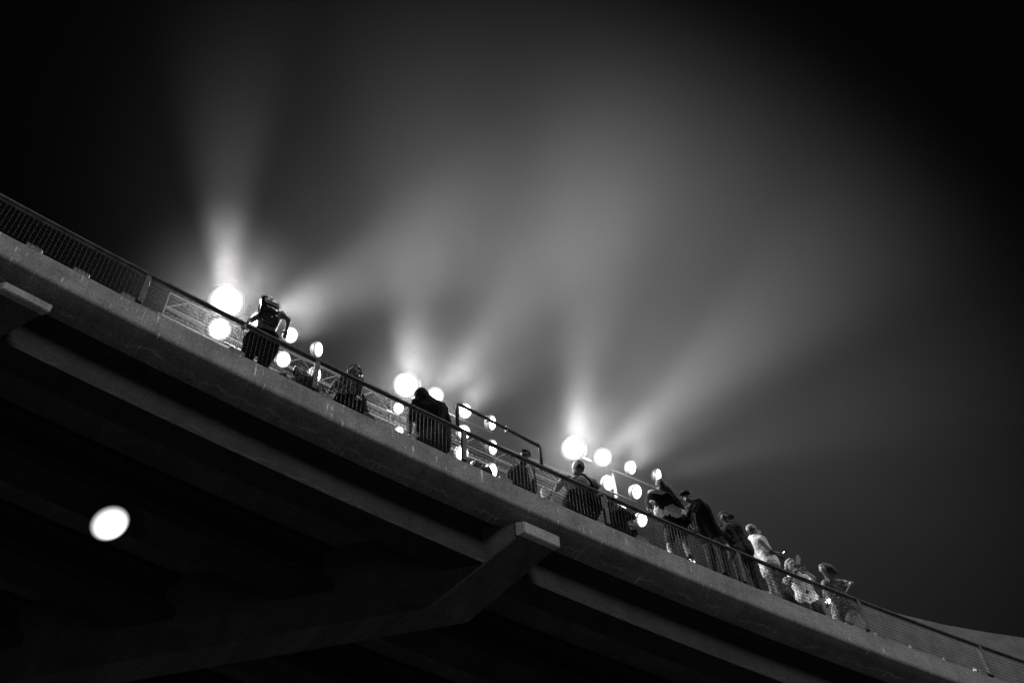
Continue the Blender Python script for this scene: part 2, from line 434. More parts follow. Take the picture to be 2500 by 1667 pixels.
# ------------------------------------------------------------------ gantry truss behind the railing
TO = 7.0
tA = on_off(414, 716, TO); tB = on_off(393, 768, TO)
tu0 = uoff(tA)[0]; tu1 = uoff(on_off(1440, 1140, TO))[0]
ztop = tA.z; zlow = ztop - .62 * (ztop - tB.z); zbot = tB.z
truss = empty('lattice_gantry', W((tu0 + tu1) / 2, TO, ZP))
tag(truss, 'long pale lattice truss with a grating walkway behind the railing', 'truss')
def chord(z, off, r): 
    bm = bmesh.new(); tube(bm, [W(tu0 + (tu1 - tu0) * i / 24, off, z) for i in range(25)], r, 6); return bm
for z, o_, r in ((ztop, TO, .035), (zlow, TO, .045), (ztop, TO + .7, .035), (zlow, TO + .7, .035), (zbot + .03, TO + .02, .03)):
    obj('chord', chord(z, o_, r), M['steel'], truss)
nb = 12
for k in range(nb + 1):
    u = tu0 + (tu1 - tu0) * k / nb
    bm = bmesh.new(); tube(bm, [W(u, TO, zbot), W(u, TO, ztop)], .03, 6); obj('upright', bm, M['steel'], truss)
for k in range(nb * 2):
    ua_, ub_ = tu0 + (tu1 - tu0) * k / (2 * nb), tu0 + (tu1 - tu0) * (k + 1) / (2 * nb)
    za, zb_ = (zlow, ztop) if k % 2 == 0 else (ztop, zlow)
    bm = bmesh.new(); tube(bm, [W(ua_, TO + .02, za), W(ub_, TO + .02, zb_)], .02, 6); obj('diagonal', bm, M['steel'], truss)
bm = bmesh.new()
ng = int((tu1 - tu0) / .13)
for i in range(ng):
    for r_ in range(4):
        u = tu0 + .13 * (i + .5 * (r_ % 2)); z = zbot + .06 + (zlow - zbot - .12) * (r_ + .5) / 4; T, N = frame(u)
        tube(bm, [W(u, TO + .1, z), W(u + .085, TO + .1, z)], .018, 4)
    tube(bm, [W(tu0 + .13 * i, TO + .1, zbot + .05), W(tu0 + .13 * i, TO + .1, zlow - .05)], .012, 4)
obj('grating', bm, M['grate'], truss)
for u in (tu0 + .5, tu1 - .5):
    bm = bmesh.new(); tube(bm, [W(u, TO + .35, ZP - .02), W(u, TO + .35, zlow)], .12, 12); obj('leg', bm, M['steel'], truss)

# ------------------------------------------------------------------ floodlights
D0, DH, K, KP = .0051, .0035, 4.8, 620
LO = 4.2
def lens_mesh():
    bm = bmesh.new(); prof = [(.0, .03), (.06, .028), (.12, .02), (.16, .008), (.185, -.012)]
    prev = None
    for r, z in prof:
        ring = [bm.verts.new((r * math.cos(2 * PI * k / 28), r * math.sin(2 * PI * k / 28), z)) for k in range(28)] if r else [bm.verts.new((0, 0, z))]
        if prev:
            for k in range(28):
                if len(prev) == 1: bm.faces.new((prev[0], ring[k], ring[(k + 1) % 28]))
                else: bm.faces.new((prev[k], ring[k], ring[(k + 1) % 28], prev[(k + 1) % 28]))
        prev = ring
    me = bpy.data.meshes.new('lens'); bm.to_mesh(me); bm.free()
    for f in me.polygons: f.use_smooth = True
    return me
def housing_mesh():
    bm = bmesh.new(); prof = [(.18, -.012), (.189, -.016), (.188, -.05), (.15, -.15), (.06, -.2), (.0, -.2)]
    prev = None
    for r, z in prof:
        ring = [bm.verts.new((r * math.cos(2 * PI * k / 28), r * math.sin(2 * PI * k / 28), z)) for k in range(28)] if r else [bm.verts.new((0, 0, z))]
        if prev:
            for k in range(28):
                if len(ring) == 1: bm.faces.new((prev[k], ring[0], prev[(k + 1) % 28]))
                else: bm.faces.new((prev[k], ring[k], ring[(k + 1) % 28], prev[(k + 1) % 28]))
        prev = ring
    bmesh.ops.recalc_face_normals(bm, faces=bm.faces)
    me = bpy.data.meshes.new('floodlight'); bm.to_mesh(me); bm.free()
    for f in me.polygons: f.use_smooth = True
    return me
LM = lens_mesh(); LM.materials.append(LENS)
LMH = LM.copy(); LMH.materials.clear(); LMH.materials.append(LENS_HOT)
HM = housing_mesh(); HM.materials.append(M['dark'])

def spot(name, p, direction, half, power, blend, parent, size=.3):
    L = bpy.data.lights.new(name, 'SPOT'); L.energy = power; L.spot_size = 2 * math.radians(half); L.spot_blend = blend
    L.shadow_soft_size = size; L.color = (1, 1, 1)
    o = bpy.data.objects.new(name, L); COL.objects.link(o)
    o.location = p - parent.location; o.parent = parent
    o.rotation_euler = direction.to_track_quat('-Z', 'Y').to_euler()
    return o
def img_dir(p, ang, toward):
    """From a lamp: a direction that leans `ang` degrees up from the horizontal across the view and `toward` degrees to the front."""
    v = (CAM - p).normalized()
    x = (RIGHT - v * RIGHT.dot(v)).normalized(); y = (UP - v * UP.dot(v)).normalized()
    a = math.radians(ang); t = math.radians(toward)
    return ((x * math.cos(a) + y * math.sin(a)) * math.cos(t) + v * math.sin(t)).normalized()

def light_tower(label, cells, beams):
    """cells: (column, row, px, py, yaw, size, hot); the mast stands on the deck, crossbars carry the heads."""
    P = {(c, r): on_off(px, py, LO) for c, r, px, py, yaw, s, hot in cells}
    uz = {k: (uoff(p)[0], p.z) for k, p in P.items()}
    um = sum(v[0] for v in uz.values()) / len(uz)
    root = empty('light_tower', W(um, LO + .35, ZP))
    tag(root, label, 'light tower', 'floodlight towers behind the crowd')
    top = max(v[1] for v in uz.values())
    bm = bmesh.new(); tube(bm, [W(um, LO + .35, ZP - .02), W(um, LO + .35, top + .15)], [.06, .04], 12); obj('mast', bm, M['dark'], root, smooth=True)
    bm = bmesh.new(); T, N = frame(um)
    box(bm, W(um, LO + .35, ZP + .05), T, N, Vector((0, 0, 1)), .9, .9, .1, .01); obj('base', bm, M['dark'], root)
    for r in sorted({k[1] for k in uz}):
        row = [uz[k] for k in uz if k[1] == r]
        z = sum(q[1] for q in row) / len(row)
        bm = bmesh.new(); tube(bm, [W(min(q[0] for q in row + [(um, 0)]) - .15, LO + .27, z), W(max(q[0] for q in row + [(um, 0)]) + .15, LO + .27, z)], .025, 8)
        obj('crossbar', bm, M['dark'], root)
    for c, r, px, py, yaw, s, hot in cells:
        p = P[(c, r)]
        v = (CAM - p).normalized()
        x_ = (RIGHT - v * RIGHT.dot(v)).normalized(); v = v * math.cos(math.radians(yaw)) + x_ * math.sin(math.radians(yaw))
        h = bpy.data.objects.new('floodlight', HM); COL.objects.link(h); h.parent = root
        h.location = p - root.location; h.rotation_euler = v.to_track_quat('Z', 'Y').to_euler(); h.scale = (s, s, s)  # bright heads are enlarged to imitate their glare
        e = bpy.data.objects.new('lens', LMH if hot else LM); COL.objects.link(e); e.parent = h
    for c, r, px, py, yaw, s, hot in cells:
        if hot:
            L = bpy.data.lights.new('lens_glow', 'POINT'); L.energy = KP * s * s * hot; L.shadow_soft_size = .12
            o = bpy.data.objects.new('lens_glow', L); COL.objects.link(o); o.parent = root; o.location = P[(c, r)] + (CAM - P[(c, r)]).normalized() * .22 - root.location
    for (c, r, ang, toward, half, power, blend) in beams:
        p = P[(c, r)]; d = img_dir(p, ang, toward)
        spot('flood_beam', p + (CAM - p).normalized() * .1, d, half, power, blend, root, .26 if half < 25 else .28)
    return root
light_tower('floodlight tower behind the person with the shiny backpack',
    [(0, 0, 552, 738, 0, 2.15, 1), (1, 0, 633, 782, 18, 1, 0), (2, 0, 710, 818, 32, 1.0, 0), (3, 0, 778, 853, 57, .95, 0),
     (0, 1, 536, 803, 0, 1.5, 1), (1, 1, 614, 843, 18, 1, 0), (2, 1, 692, 877, 28, 1.0, 0), (3, 1, 772, 914, 52, .95, 0)],
    [(0, 0, 90, 12, 19, 34000 * K, 1.0), (1, 0, 24, 10, 23, 19000 * K, .9), (0, 0, 46, 32, 43, 3000 * K, 1.0), (2, 0, 42, 29, 44, 4000 * K, 1.0)])
light_tower('floodlight tower behind the man in the dark jacket, left of the pipe hoop',
    [(0, 0, 992, 940, 0, 1.75, 1), (1, 0, 1063, 966, 12, 1.2, 1), (2, 0, 1136, 1003, 30, 1, 0), (3, 0, 1202, 1032, 60, .98, 0),
     (0, 1, 973, 996, 30, .75, 0), (2, 1, 1133, 1055, 30, .95, 0), (3, 1, 1204, 1092, 56, .98, 0),
     (0, 2, 975, 1051, 10, .6, 1), (2, 2, 1128, 1106, 30, .95, 0), (3, 2, 1203, 1149, 54, .98, 0)],
    [(0, 0, 86, 12, 22, 13000 * K, 1.0), (1, 0, 50, 10, 20, 12500 * K, 1.0), (0, 0, 64, 30, 48, 3600 * K, 1.0), (2, 0, 62, 26, 46, 4000 * K, 1.0)])
light_tower('floodlight tower behind the long-haired woman, furthest along the bridge',
    [(0, 0, 1400, 1094, 0, 1.75, 1), (1, 0, 1472, 1116, 8, 1.35, 1), (2, 0, 1543, 1141, 55, .98, 0), (3, 0, 1607, 1160, 66, .95, 0),
     (1, 1, 1487, 1179, 40, 1.02, 0), (2, 1, 1555, 1200, 50, 1.02, 0), (2, 2, 1568, 1268, 46, 1.0, 0)],
    [(0, 0, 84, 12, 19, 13500 * K, 1.0), (1, 0, 41, 10, 18, 14000 * K, 1.0), (0, 0, 64, 30, 48, 3600 * K, 1.0), (2, 0, 62, 25, 46, 3600 * K, 1.0), (3, 0, 17, 10, 15, 3000 * K, 1.0)])

# round lamp under the deck
p = on_z(268, 1277, 15.1)
v = (CAM - p).normalized(); x = (RIGHT - v * RIGHT.dot(v)).normalized(); y = (UP - v * UP.dot(v)).normalized()
nrm = (v * math.cos(math.radians(33)) + (x * .5 - y * .866) * math.sin(math.radians(33))).normalized()
zu = (ZB - p.z)
lamp = empty('underbridge_lamp', p)
tag(lamp, 'glowing round lamp hanging beneath the dark overpass', 'lamp')
bm = bmesh.new(); Rm = Matrix.Translation(p) @ nrm.to_track_quat('Z', 'Y').to_matrix().to_4x4()
ring = [(.29, -.012), (.298, -.015), (.298, -.03), (.27, -.1), (.12, -.16)]
prev = None
for r, z in ring:
    q = [bm.verts.new(Rm @ Vector((r * math.cos(2 * PI * k / 36), r * math.sin(2 * PI * k / 36), z))) for k in range(36)]
    if prev:
        for k in range(36): bm.faces.new((prev[k], q[k], q[(k + 1) % 36], prev[(k + 1) % 36]))
    prev = q
bm.faces.new(prev)
obj('lamp_housing', bm, M['dark'], lamp, smooth=False)
bm = bmesh.new(); prev = None
for r, z in ((0, .10), (.08, .095), (.16, .075), (.23, .045), (.275, .012), (.30, .0)):
    q = [bm.verts.new((r * math.cos(2 * PI * k / 36), r * math.sin(2 * PI * k / 36), z)) for k in range(36)] if r else [bm.verts.new((0, 0, z))]
    if prev:
        for k in range(36):
            if len(prev) == 1: bm.faces.new((prev[0], q[k], q[(k + 1) % 36]))
            else: bm.faces.new((prev[k], q[k], q[(k + 1) % 36], prev[(k + 1) % 36]))
    prev = q
me = bpy.data.meshes.new('lamp_lens'); bm.to_mesh(me); bm.free(); me.materials.append(LENS_DOME)
for f in me.polygons: f.use_smooth = True
lo = bpy.data.objects.new('lamp_lens', me); COL.objects.link(lo); lo.parent = lamp; lo.rotation_euler = nrm.to_track_quat('Z', 'Y').to_euler()
bm = bmesh.new(); tube(bm, [p - nrm * .14, p - nrm * .3 + Vector((0, 0, .2)), Vector((p.x, p.y, ZB)) - Vector((nrm.x, nrm.y, 0)) * .35], .03, 8); obj('lamp_bracket', bm, M['dark'], lamp)
spot('lamp_glow', p + nrm * .14, nrm, 70, 70, 1.0, lamp, .2)
# ------------------------------------------------------------------ people
def hand(bm, wrist, d, palm_n, side, curl=.6, s=1.0):
    """Palm with four fingers of different lengths and a thumb; d = pointing direction, palm_n = direction the palm faces."""
    d = d.normalized(); x = d.cross(palm_n).normalized(); n = x.cross(d).normalized()
    c = wrist + d * .045 * s
    ell(bm, c, x, n, d, .041 * s, .017 * s, .052 * s)
    for i, (o, L) in enumerate(((-.028, .066), (-.010, .075), (.009, .070), (.027, .055))):
        b = wrist + d * .085 * s + x * o * s
        m = b + (d * math.cos(curl * .6) + n * math.sin(curl * .6)) * L * .52 * s
        e = m + (d * math.cos(curl * 1.5) + n * math.sin(curl * 1.5)) * L * .5 * s
        cap_(bm, b, .0105 * s, m, .0098 * s); cap_(bm, m, .0098 * s, e, .0085 * s)
    b = wrist + d * .03 * s + x * (-.036 * side) * s
    m = b + (d * .75 + x * (-.6 * side) + n * .3).normalized() * .04 * s
    e = m + (d * .95 + n * .45).normalized() * .032 * s
    cap_(bm, b, .0125 * s, m, .011 * s); cap_(bm, m, .011 * s, e, .009 * s)

def person(label, pv, ch, nk, hd, sh, el, ha, look, group='crowd leaning along the railing', skin='skin', top='black', top_sleeve=1.0, bottom='black2',
           bottom_len=1.0, feet=None, knees=None, girth=1.0, hipg=1.0, hem=.0, hair=None, cap=None, face=False, shoes=True, palm=None, cropped=False, fold=.02, name='person', headr=1.0, curl=.6):
    """pv/ch/nk/hd: pelvis, chest, neck, head; sh/el/ha: (left, right) shoulder, elbow, wrist; look: facing direction."""
    pv, ch, nk, hd = [Vector(q) for q in (pv, ch, nk, hd)]
    u, off = uoff(pv); T, N = frame(u)
    look = Vector(look).normalized()
    ax = (sh[1] - sh[0]); ax = ax.normalized()
    up = (ch - pv).normalized(); fwd = up.cross(ax).normalized(); axp = fwd.cross(up) * -1
    if axp.dot(ax) < 0: axp = -axp
    hips = [pv - axp * .085 * hipg - up * .03, pv + axp * .085 * hipg - up * .03]
    floor = ZP + (.185 if off > .17 else 0)
    if feet is None: feet = [Vector((h.x, h.y, floor)) + N * .04 + axp * (.05 * s) for h, s in zip(hips, (-1, 1))]
    if knees is None:
        knees = []
        for h, f in zip(hips, feet):
            L = .86; dlt = f + Vector((0, 0, .08)) - h; b = max(0, (L / 2) ** 2 - (dlt.length / 2) ** 2) ** .5
            kd = Vector((look.x, look.y, 0)); kd = kd.normalized() if kd.length > .1 else -N
            if kd.dot(N) < -.2: kd = (kd + N * (-kd.dot(N))) ; kd = kd.normalized() if kd.length > .2 else T
            knees.append((h + f) / 2 + kd * min(b, .32))
    def torso(bm, g, e, hp=True, low=0.0):
        r1 = .118 * g + e; r2 = .105 * g + e; r3 = .118 * hipg + e
        mid = ch.lerp(pv, .5)
        for s in (-1, 1):
            a = ch + axp * (s * .075 * g); m = mid + axp * (s * .06 * g); p = pv + axp * (s * .075 * hipg)
            cap_(bm, a, r1, m, r2)
            if hp: cap_(bm, m, r2, p.lerp(m, low), r3 if low < .3 else r2)
        cap_(bm, ch - axp * .08, r1, ch + axp * .08, r1)
        cap_(bm, pv - axp * .07, r3, pv + axp * .07, r3) if (hp and low < .3) else None
        cap_(bm, sh[0], .058 + e, sh[1], .058 + e)
        for s in (0, 1): cap_(bm, sh[s], .06 + e, ch + axp * ((-1, 1)[s] * .08), r1 * .9)
        cap_(bm, (sh[0] + sh[1]) / 2, .075 + e, nk, .052 + e * .5)
    # body: one continuous skin
    bm = bmesh.new(); torso(bm, girth, 0)
    hz = look; hy = Vector((0, 0, 1)); hx = hz.cross(hy).normalized(); hy = hx.cross(hz)
    hr = headr
    cap_(bm, nk - up * .02, .055, hd - hy * .04, .05)
    ell(bm, hd + hy * .01, hx, hz, hy, .075 * hr, .095 * hr, .105 * hr)
    ell(bm, hd - hy * .06 + hz * .03, hx, hz, hy, .055 * hr, .06 * hr, .06 * hr)
    cap_(bm, hd + hz * .088 * hr + hy * .01, .011, hd + hz * .112 * hr - hy * .028, .016)      # nose
    ell(bm, hd + hz * .088 * hr - hy * .062, hx, hz, hy, .026, .012, .009)                   # lips
    cap_(bm, hd + hz * .086 * hr + hy * .037 - hx * .04, .012, hd + hz * .086 * hr + hy * .037 + hx * .04, .012)   # brow
    for s in (-1, 1): ell(bm, hd + hx * (s * .076 * hr) - hz * .005, hx, hz, hy, .012, .024, .034)
    for s in (0, 1):
        cap_(bm, sh[s], .052, el[s], .04); cap_(bm, el[s], .04, ha[s], .027)
        dd = (ha[s] - el[s]).normalized()
        pn = palm[s] if palm else Vector((0, 0, -1))
        if abs(dd.dot(pn)) > .93: pn = N
        hand(bm, ha[s], dd, pn, (1, -1)[s], curl)
        cap_(bm, hips[s], .09, knees[s], .06); cap_(bm, knees[s], .058, feet[s] + Vector((0, 0, .08)), .037)
        fd = Vector((look.x, look.y, 0)); fd = fd.normalized() if fd.length > .1 else N
        cap_(bm, feet[s] + Vector((0, 0, .045)) - fd * .04, .04, feet[s] + Vector((0, 0, .035)) + fd * .13, .034)
    body = obj(name, solidify_union(bm, .0085, 2), M[skin], origin=Vector((pv.x, pv.y, floor)), smooth=True)
    tag(body, label, 'person', group)
    # top
    if top:
        bm = bmesh.new(); torso(bm, girth, .02, True, .62 if cropped else .0)
        if not cropped:
            for s in (-1, 1): cap_(bm, pv + axp * (s * .07 * hipg), .13 * hipg + .012, pv + axp * (s * .07 * hipg) - Vector((0, 0, hem)), .135 * hipg + .015)
        if top_sleeve > 0:
            for s in (0, 1):
                if top_sleeve <= 1: cap_(bm, sh[s], .07, sh[s].lerp(el[s], min(1, top_sleeve * 2) if top_sleeve < 1 else 1), .056)
                if top_sleeve >= 1: cap_(bm, el[s], .056, ha[s].lerp(el[s], .05), .04)
        obj('shirt', solidify_union(bm, .011, 3, fold, .09), M[top], body, smooth=True)
    # bottom
    if bottom:
        bm = bmesh.new()
        cap_(bm, pv - axp * .075 * hipg, .13 * hipg, pv + axp * .075 * hipg, .13 * hipg)
        cap_(bm, pv + up * .08 - axp * .06 * hipg, .115 * hipg, pv + up * .08 + axp * .06 * hipg, .115 * hipg)
        for s in (0, 1):
            k = min(1, bottom_len * 2); cap_(bm, hips[s], .112 * hipg, hips[s].lerp(knees[s], k), .112 - .034 * k)
            if bottom_len > .5: cap_(bm, knees[s], .078, knees[s].lerp(feet[s] + Vector((0, 0, .08)), (bottom_len - .5) * 2), .06)
        obj('shorts' if bottom_len < .6 else 'trousers', solidify_union(bm, .011, 3, fold, .1), M[bottom], body, smooth=True)
    if shoes:
        for s in (0, 1):
            fd = Vector((look.x, look.y, 0)); fd = fd.normalized() if fd.length > .1 else N
            bm = bmesh.new(); cap_(bm, feet[s] + Vector((0, 0, .05)) - fd * .05, .05, feet[s] + Vector((0, 0, .045)) + fd * .14, .044)
            obj('shoe', solidify_union(bm, .011, 2), M['black'], body, smooth=True)
    if hair:
        bm = bmesh.new()
        ell(bm, hd + hy * .028 - hz * .022, hx, hz, hy, .088 * hr, .100 * hr, .108 * hr)
        for q in hair:
            if len(q) == 4: cap_(bm, *q)
        obj('hair', solidify_union(bm, .009, 2, .022, .03), M['hair'], body, smooth=True)
    if cap:
        bm = bmesh.new(); cz = cap.get('dir', look); cz = Vector(cz).normalized(); cx = cz.cross(hy).normalized()
        ell(bm, hd + hy * .045, cx, cz, hy, .092, .108, .085); cap_(bm, hd + hy * .122, .012, hd + hy * .13, .012)
        if cap.get('bill', True): ell(bm, hd + hy * .035 + cz * .135, cx, cz, hy, .075, .075, .011)
        co = obj('cap', solidify_union(bm, .008, 2), M[cap['m']], body, smooth=True)
        if cap.get('logo'):
            bm = bmesh.new(); c = hd + hy * .065 + Vector(cap['logo']).normalized() * .10; ld = Vector(cap['logo']).normalized(); lx = ld.cross(hy).normalized()
            for s in (-1, 1): cap_(bm, c + lx * s * .016 - hy * .016, .006, c + lx * s * .003 + hy * .018, .006)
            cap_(bm, c - lx * .010, .005, c + lx * .010, .005)
            obj('emblem', solidify_union(bm, .004, 0), M['logo'], co)
    if face:
        for s in (-1, 1):
            bm = bmesh.new(); ell(bm, hd + hx * (s * .031) + hz * .088 * hr + hy * .013, hx, hz, hy, .013, .008, .007)
            obj('eye', bm, M['eye'], body, smooth=True)
    return body

def TC(p, k): return p + (CAM - p).normalized() * k * 1.25
def fr(px): 
    return frame(uoff(on_off(px, 1100, 0))[0])
HP, HC, HN, HH = 1.08, 1.42, 1.58, 1.70

# 1 bare armed figure with a shiny backpack, back to us
T, N = fr(650)
p1 = person('bare armed person in black trousers wearing a shiny backpack, back turned',
    J(640, 838, 1.02), J(658, 776, 1.30), J(663, 758, 1.42), TC(J(663, 752, 1.44), -.08),
    (J(637, 770, 1.36), J(688, 768, 1.36)), (J(607, 785, 1.22), J(705, 782, 1.22)), (on_off(597, 796, -.03), on_off(699, 806, -.03)),
    N - Vector((0, 0, .5)), top=None, bottom='black', girth=.95, hipg=1.55, cropped=True, hair=[(J(663, 756, 1.42), .06, J(662, 762, 1.40), .05)])
u, _ = uoff(J(658, 770, 1.35)); T, N = frame(u)
bp = empty('shiny_backpack', TC(J(658, 770, 1.30), .17))
tag(bp, 'small shiny black vinyl backpack on the back of the bare armed person', 'backpack')
c = TC(J(658, 761, 1.34), .17); Zv = (UP * .75 + Vector((0, 0, 1)) * .5).normalized(); Xv = T; Yv = Zv.cross(Xv)
if Yv.dot(N) < 0: Yv = -Yv
bm = bmesh.new(); box(bm, c, Xv, Yv, Zv, .31, .15, .43, .05); obj('bag_body', bm, M['vinyl'], bp, smooth=True)
bm = bmesh.new(); box(bm, c - Yv * .07 - Zv * .05, Xv, Yv, Zv, .255, .06, .2, .025)
me = solidify_union(bm, .01, 2, .03, .05); obj('front_pocket', me, M['vinyl'], bp, smooth=True)
bm = bmesh.new(); box(bm, c - Yv * .078 + Zv * .125, Xv, Yv, Zv, .24, .014, .065, .006); obj('clear_window', solidify_union(bm, .006, 1, .012, .05), M['clearv'], bp, smooth=True)
bm = bmesh.new(); tube(bm, [c + Zv * .2 - Xv * .05, c + Zv * .25 - Xv * .03, c + Zv * .25 + Xv * .03, c + Zv * .2 + Xv * .05], .012, 6); obj('handle', bm, M['vinyl'], bp)
for s in (-1, 1):
    bm = bmesh.new(); tube(bm, [c + Zv * .17 + Xv * s * .11 + Yv * .05, c + Zv * .17 + Xv * s * .11 + Yv * .14, c + Zv * .08 + Xv * s * .115 + Yv * .22, c - Zv * .1 + Xv * s * .115 + Yv * .16, c - Zv * .18 + Xv * s * .11 + Yv * .05], .015, 6); obj('strap', bm, M['vinyl'], bp)
bm = bmesh.new(); tube(bm, [on_off(x, y, -.055) for x, y in ((597, 797), (594, 803), (588, 812), (584, 826), (577, 841), (576, 846), (579, 850))], .006, 6)
tag(obj('dangling_cable', bm, M['cable']), 'thin white cable hanging over the rail beside the shiny backpack', 'cable')

# 2 dark haired head low behind the mesh, hand with bracelet on the wire
T, N = fr(731)
pv = TC(J(752, 968, .34), -.3)
person('dark haired person low behind the mesh, braceleted hand held to the wires',
    pv, J(742, 938, .62), J(737, 922, .76), J(731, 908, .88), (J(722, 928, .70), J(762, 934, .70)), (J(704, 934, .42), J(775, 958, .45)), (on_off(690, 914, .07), J(770, 960, .3)),
    (-N * .5 - T * .5), top='charcoal', bottom='black2', hair=[(TC(J(731, 905, .92), -.03), .105, TC(J(745, 928, .78), -.05), .09), (J(724, 910, .86), .07, J(728, 925, .75), .07)],
    feet=[pv + N * .2 + T * .1 - Vector((0, 0, .15)), pv + N * .2 + T * .3 - Vector((0, 0, .15))], knees=[pv - N * .1 + T * .2 + Vector((0, 0, .12)), pv + T * .35 + Vector((0, 0, .1))], group=None, curl=.3)
bm = bmesh.new(); cc = on_off(692, 908, .08)
tube(bm, [cc + RIGHT * .045 * math.cos(a) + (UP * .6 + N * .5) * .04 * math.sin(a) for a in [k * PI / 9 for k in range(19)]], .007, 6)
tag(obj('bracelet', bm, M['cable']), 'thin bright bracelet on the wrist held up to the mesh', 'bracelet')

# 3 patterned hood, bent at the rail, headphones
T, N = fr(858)
p3 = person('person in a mottled pattern top and dark gloves bending down behind the rail',
    J(853, 984, 1.02), J(853, 943, 1.15), J(860, 926, 1.22), J(866, 912, 1.24), (J(838, 925, 1.18), J(880, 930, 1.18)), (J(817, 938, .98), J(879, 946, .98)), (on_off(808, 953, .09), on_off(875, 966, .09)),
    -N - Vector((0, 0, .9)), top='camo', top_sleeve=.9, bottom='black', hipg=1.5, girth=1.1, cropped=True, headr=1.1, hair=None)
for s, (a, b) in enumerate(((J(817, 938, .98), on_off(808, 953, .09)), (J(879, 946, .98), on_off(875, 966, .09)))):
    bm = bmesh.new(); cap_(bm, a, .055, b, .042); obj('glove', solidify_union(bm, .01, 1), M['black'], p3, smooth=True)
h = J(866, 912, 1.24); bm = bmesh.new(); ell(bm, h + UP * .03, RIGHT, UP, FWD, .10, .10, .10); obj('hood', solidify_union(bm, .009, 2, .02, .05), M['camo'], p3, smooth=True)
hp = empty('headphones', h); tag(hp, 'black headphones on the person in the mottled hood', 'headphones')
bm = bmesh.new(); tube(bm, [h + RIGHT * .115 * math.cos(a) + UP * (.02 + .125 * math.sin(a)) - FWD * .02 for a in [k * PI / 12 for k in range(13)]], .012, 8); obj('headband', bm, M['vinyl'], hp)
for s in (-1, 1):
    bm = bmesh.new(); ell(bm, h + RIGHT * (.112 * s) + UP * .0 - FWD * .02, RIGHT, UP, FWD, .025, .045, .04); obj('ear_cup', bm, M['vinyl'], hp, smooth=True)
# a bag lying near the next post of the rail
bq = on_off(900, 1004, .16); bm = bmesh.new(); box(bm, Vector((bq.x, bq.y, ZP + .09)), T, N, Vector((0, 0, 1)), .26, .14, .17, .05)
bag = obj('small_bag', solidify_union(bm, .01, 1, .02, .06), M['charcoal'], smooth=True); tag(bag, 'small dark bag with pale straps lying behind the mesh, left of the middle floodlights', 'bag')
bm = bmesh.new(); tube(bm, [Vector((bq.x, bq.y, ZP + .15)) + T * (.10 * math.cos(a)) + Vector((0, 0, .09 * math.sin(a))) - N * .03 for a in [k * PI / 8 for k in range(9)]], .011, 6); obj('strap', bm, M['light'], bag)

# 4 broad man, dark jacket
T, N = fr(1040)
p4 = person('broad man in a long dark hooded jacket, back turned, under the middle floodlights',
    J(1056, 1058, 1.08), J(1046, 1002, 1.42), J(1034, 976, 1.58), J(1028, 962, 1.70), (J(1008, 994, 1.48), J(1084, 1000, 1.48)), (J(1000, 1034, 1.18), J(1096, 1036, 1.2)), (on_off(1000, 1062, .1), J(1094, 1074, 1.0)),
    N + T * .3, top='black2', bottom='black', girth=1.45, hipg=1.6, hem=.3, headr=1.25, hair=None)
bm = bmesh.new(); cap_(bm, J(1028, 962, 1.69), .125, J(1034, 976, 1.60), .15); cap_(bm, J(1034, 976, 1.60), .15, J(1044, 992, 1.5), .19); cap_(bm, J(1016, 986, 1.52), .1, J(1076, 994, 1.5), .1)
obj('hood', solidify_union(bm, .011, 3, .03, .09), M['black2'], p4, smooth=True)
bm = bmesh.new(); tube(bm, [on_off(x, y, .055) for x, y in ((976, 1003), (974, 1012), (969, 1024), (967, 1034), (970, 1040))], .006, 6)
tag(obj('dangling_cable', bm, M['cable']), 'short white cable hanging behind the mesh beside the man in the long jacket', 'cable')

# 5 seated head low between the lamps
T, N = fr(1165)
pv = TC(J(1185, 1190, .35), -.3)
person('person sitting low behind the mesh beneath the pipe hoop, only dark hair showing', pv, J(1175, 1160, .62), J(1168, 1148, .74), J(1162, 1138, .85), (J(1155, 1152, .68), J(1192, 1160, .68)), (J(1150, 1172, .45), J(1205, 1172, .45)), (J(1165, 1180, .3), J(1200, 1180, .3)),
    -N + T * .3, top='charcoal', bottom='black2', feet=[pv + N * .2 - Vector((0, 0, .15)), pv + N * .2 + T * .2 - Vector((0, 0, .15))], knees=[pv - N * .1 + T * .2 + Vector((0, 0, .1)), pv + T * .3 + Vector((0, 0, .1))],
    hair=[(J(1162, 1136, .87), .09, J(1170, 1148, .76), .08)], group=None)

# 6 dark cap, jacket over a pale shirt, looking right
T, N = fr(1275)
p6 = person('man in a dark cap and open grey jacket over a pale shirt',
    J(1270, 1200, 1.1), J(1273, 1154, 1.4), J(1278, 1128, 1.54), J(1282, 1112, 1.66), (J(1250, 1146, 1.44), J(1297, 1150, 1.42)), (J(1238, 1178, 1.14), J(1304, 1185, 1.1)), (J(1252, 1195, 1.0), J(1304, 1206, .95)),
    T + N * .1 - Vector((0, 0, .15)), top='charcoal', bottom='black', girth=1.15, skin='skin_dark', cap=dict(m='black', bill=False, logo=T * .8 - N * .6), hair=None, fold=.025)
bm = bmesh.new()
cap_(bm, TC(J(1290, 1140, 1.42), .02), .05, TC(J(1300, 1180, 1.2), .04), .055); cap_(bm, TC(J(1300, 1180, 1.2), .04), .055, TC(J(1304, 1212, 1.0), .02), .05)
obj('undershirt', solidify_union(bm, .01, 2, .02, .06), M['white'], p6, smooth=True)
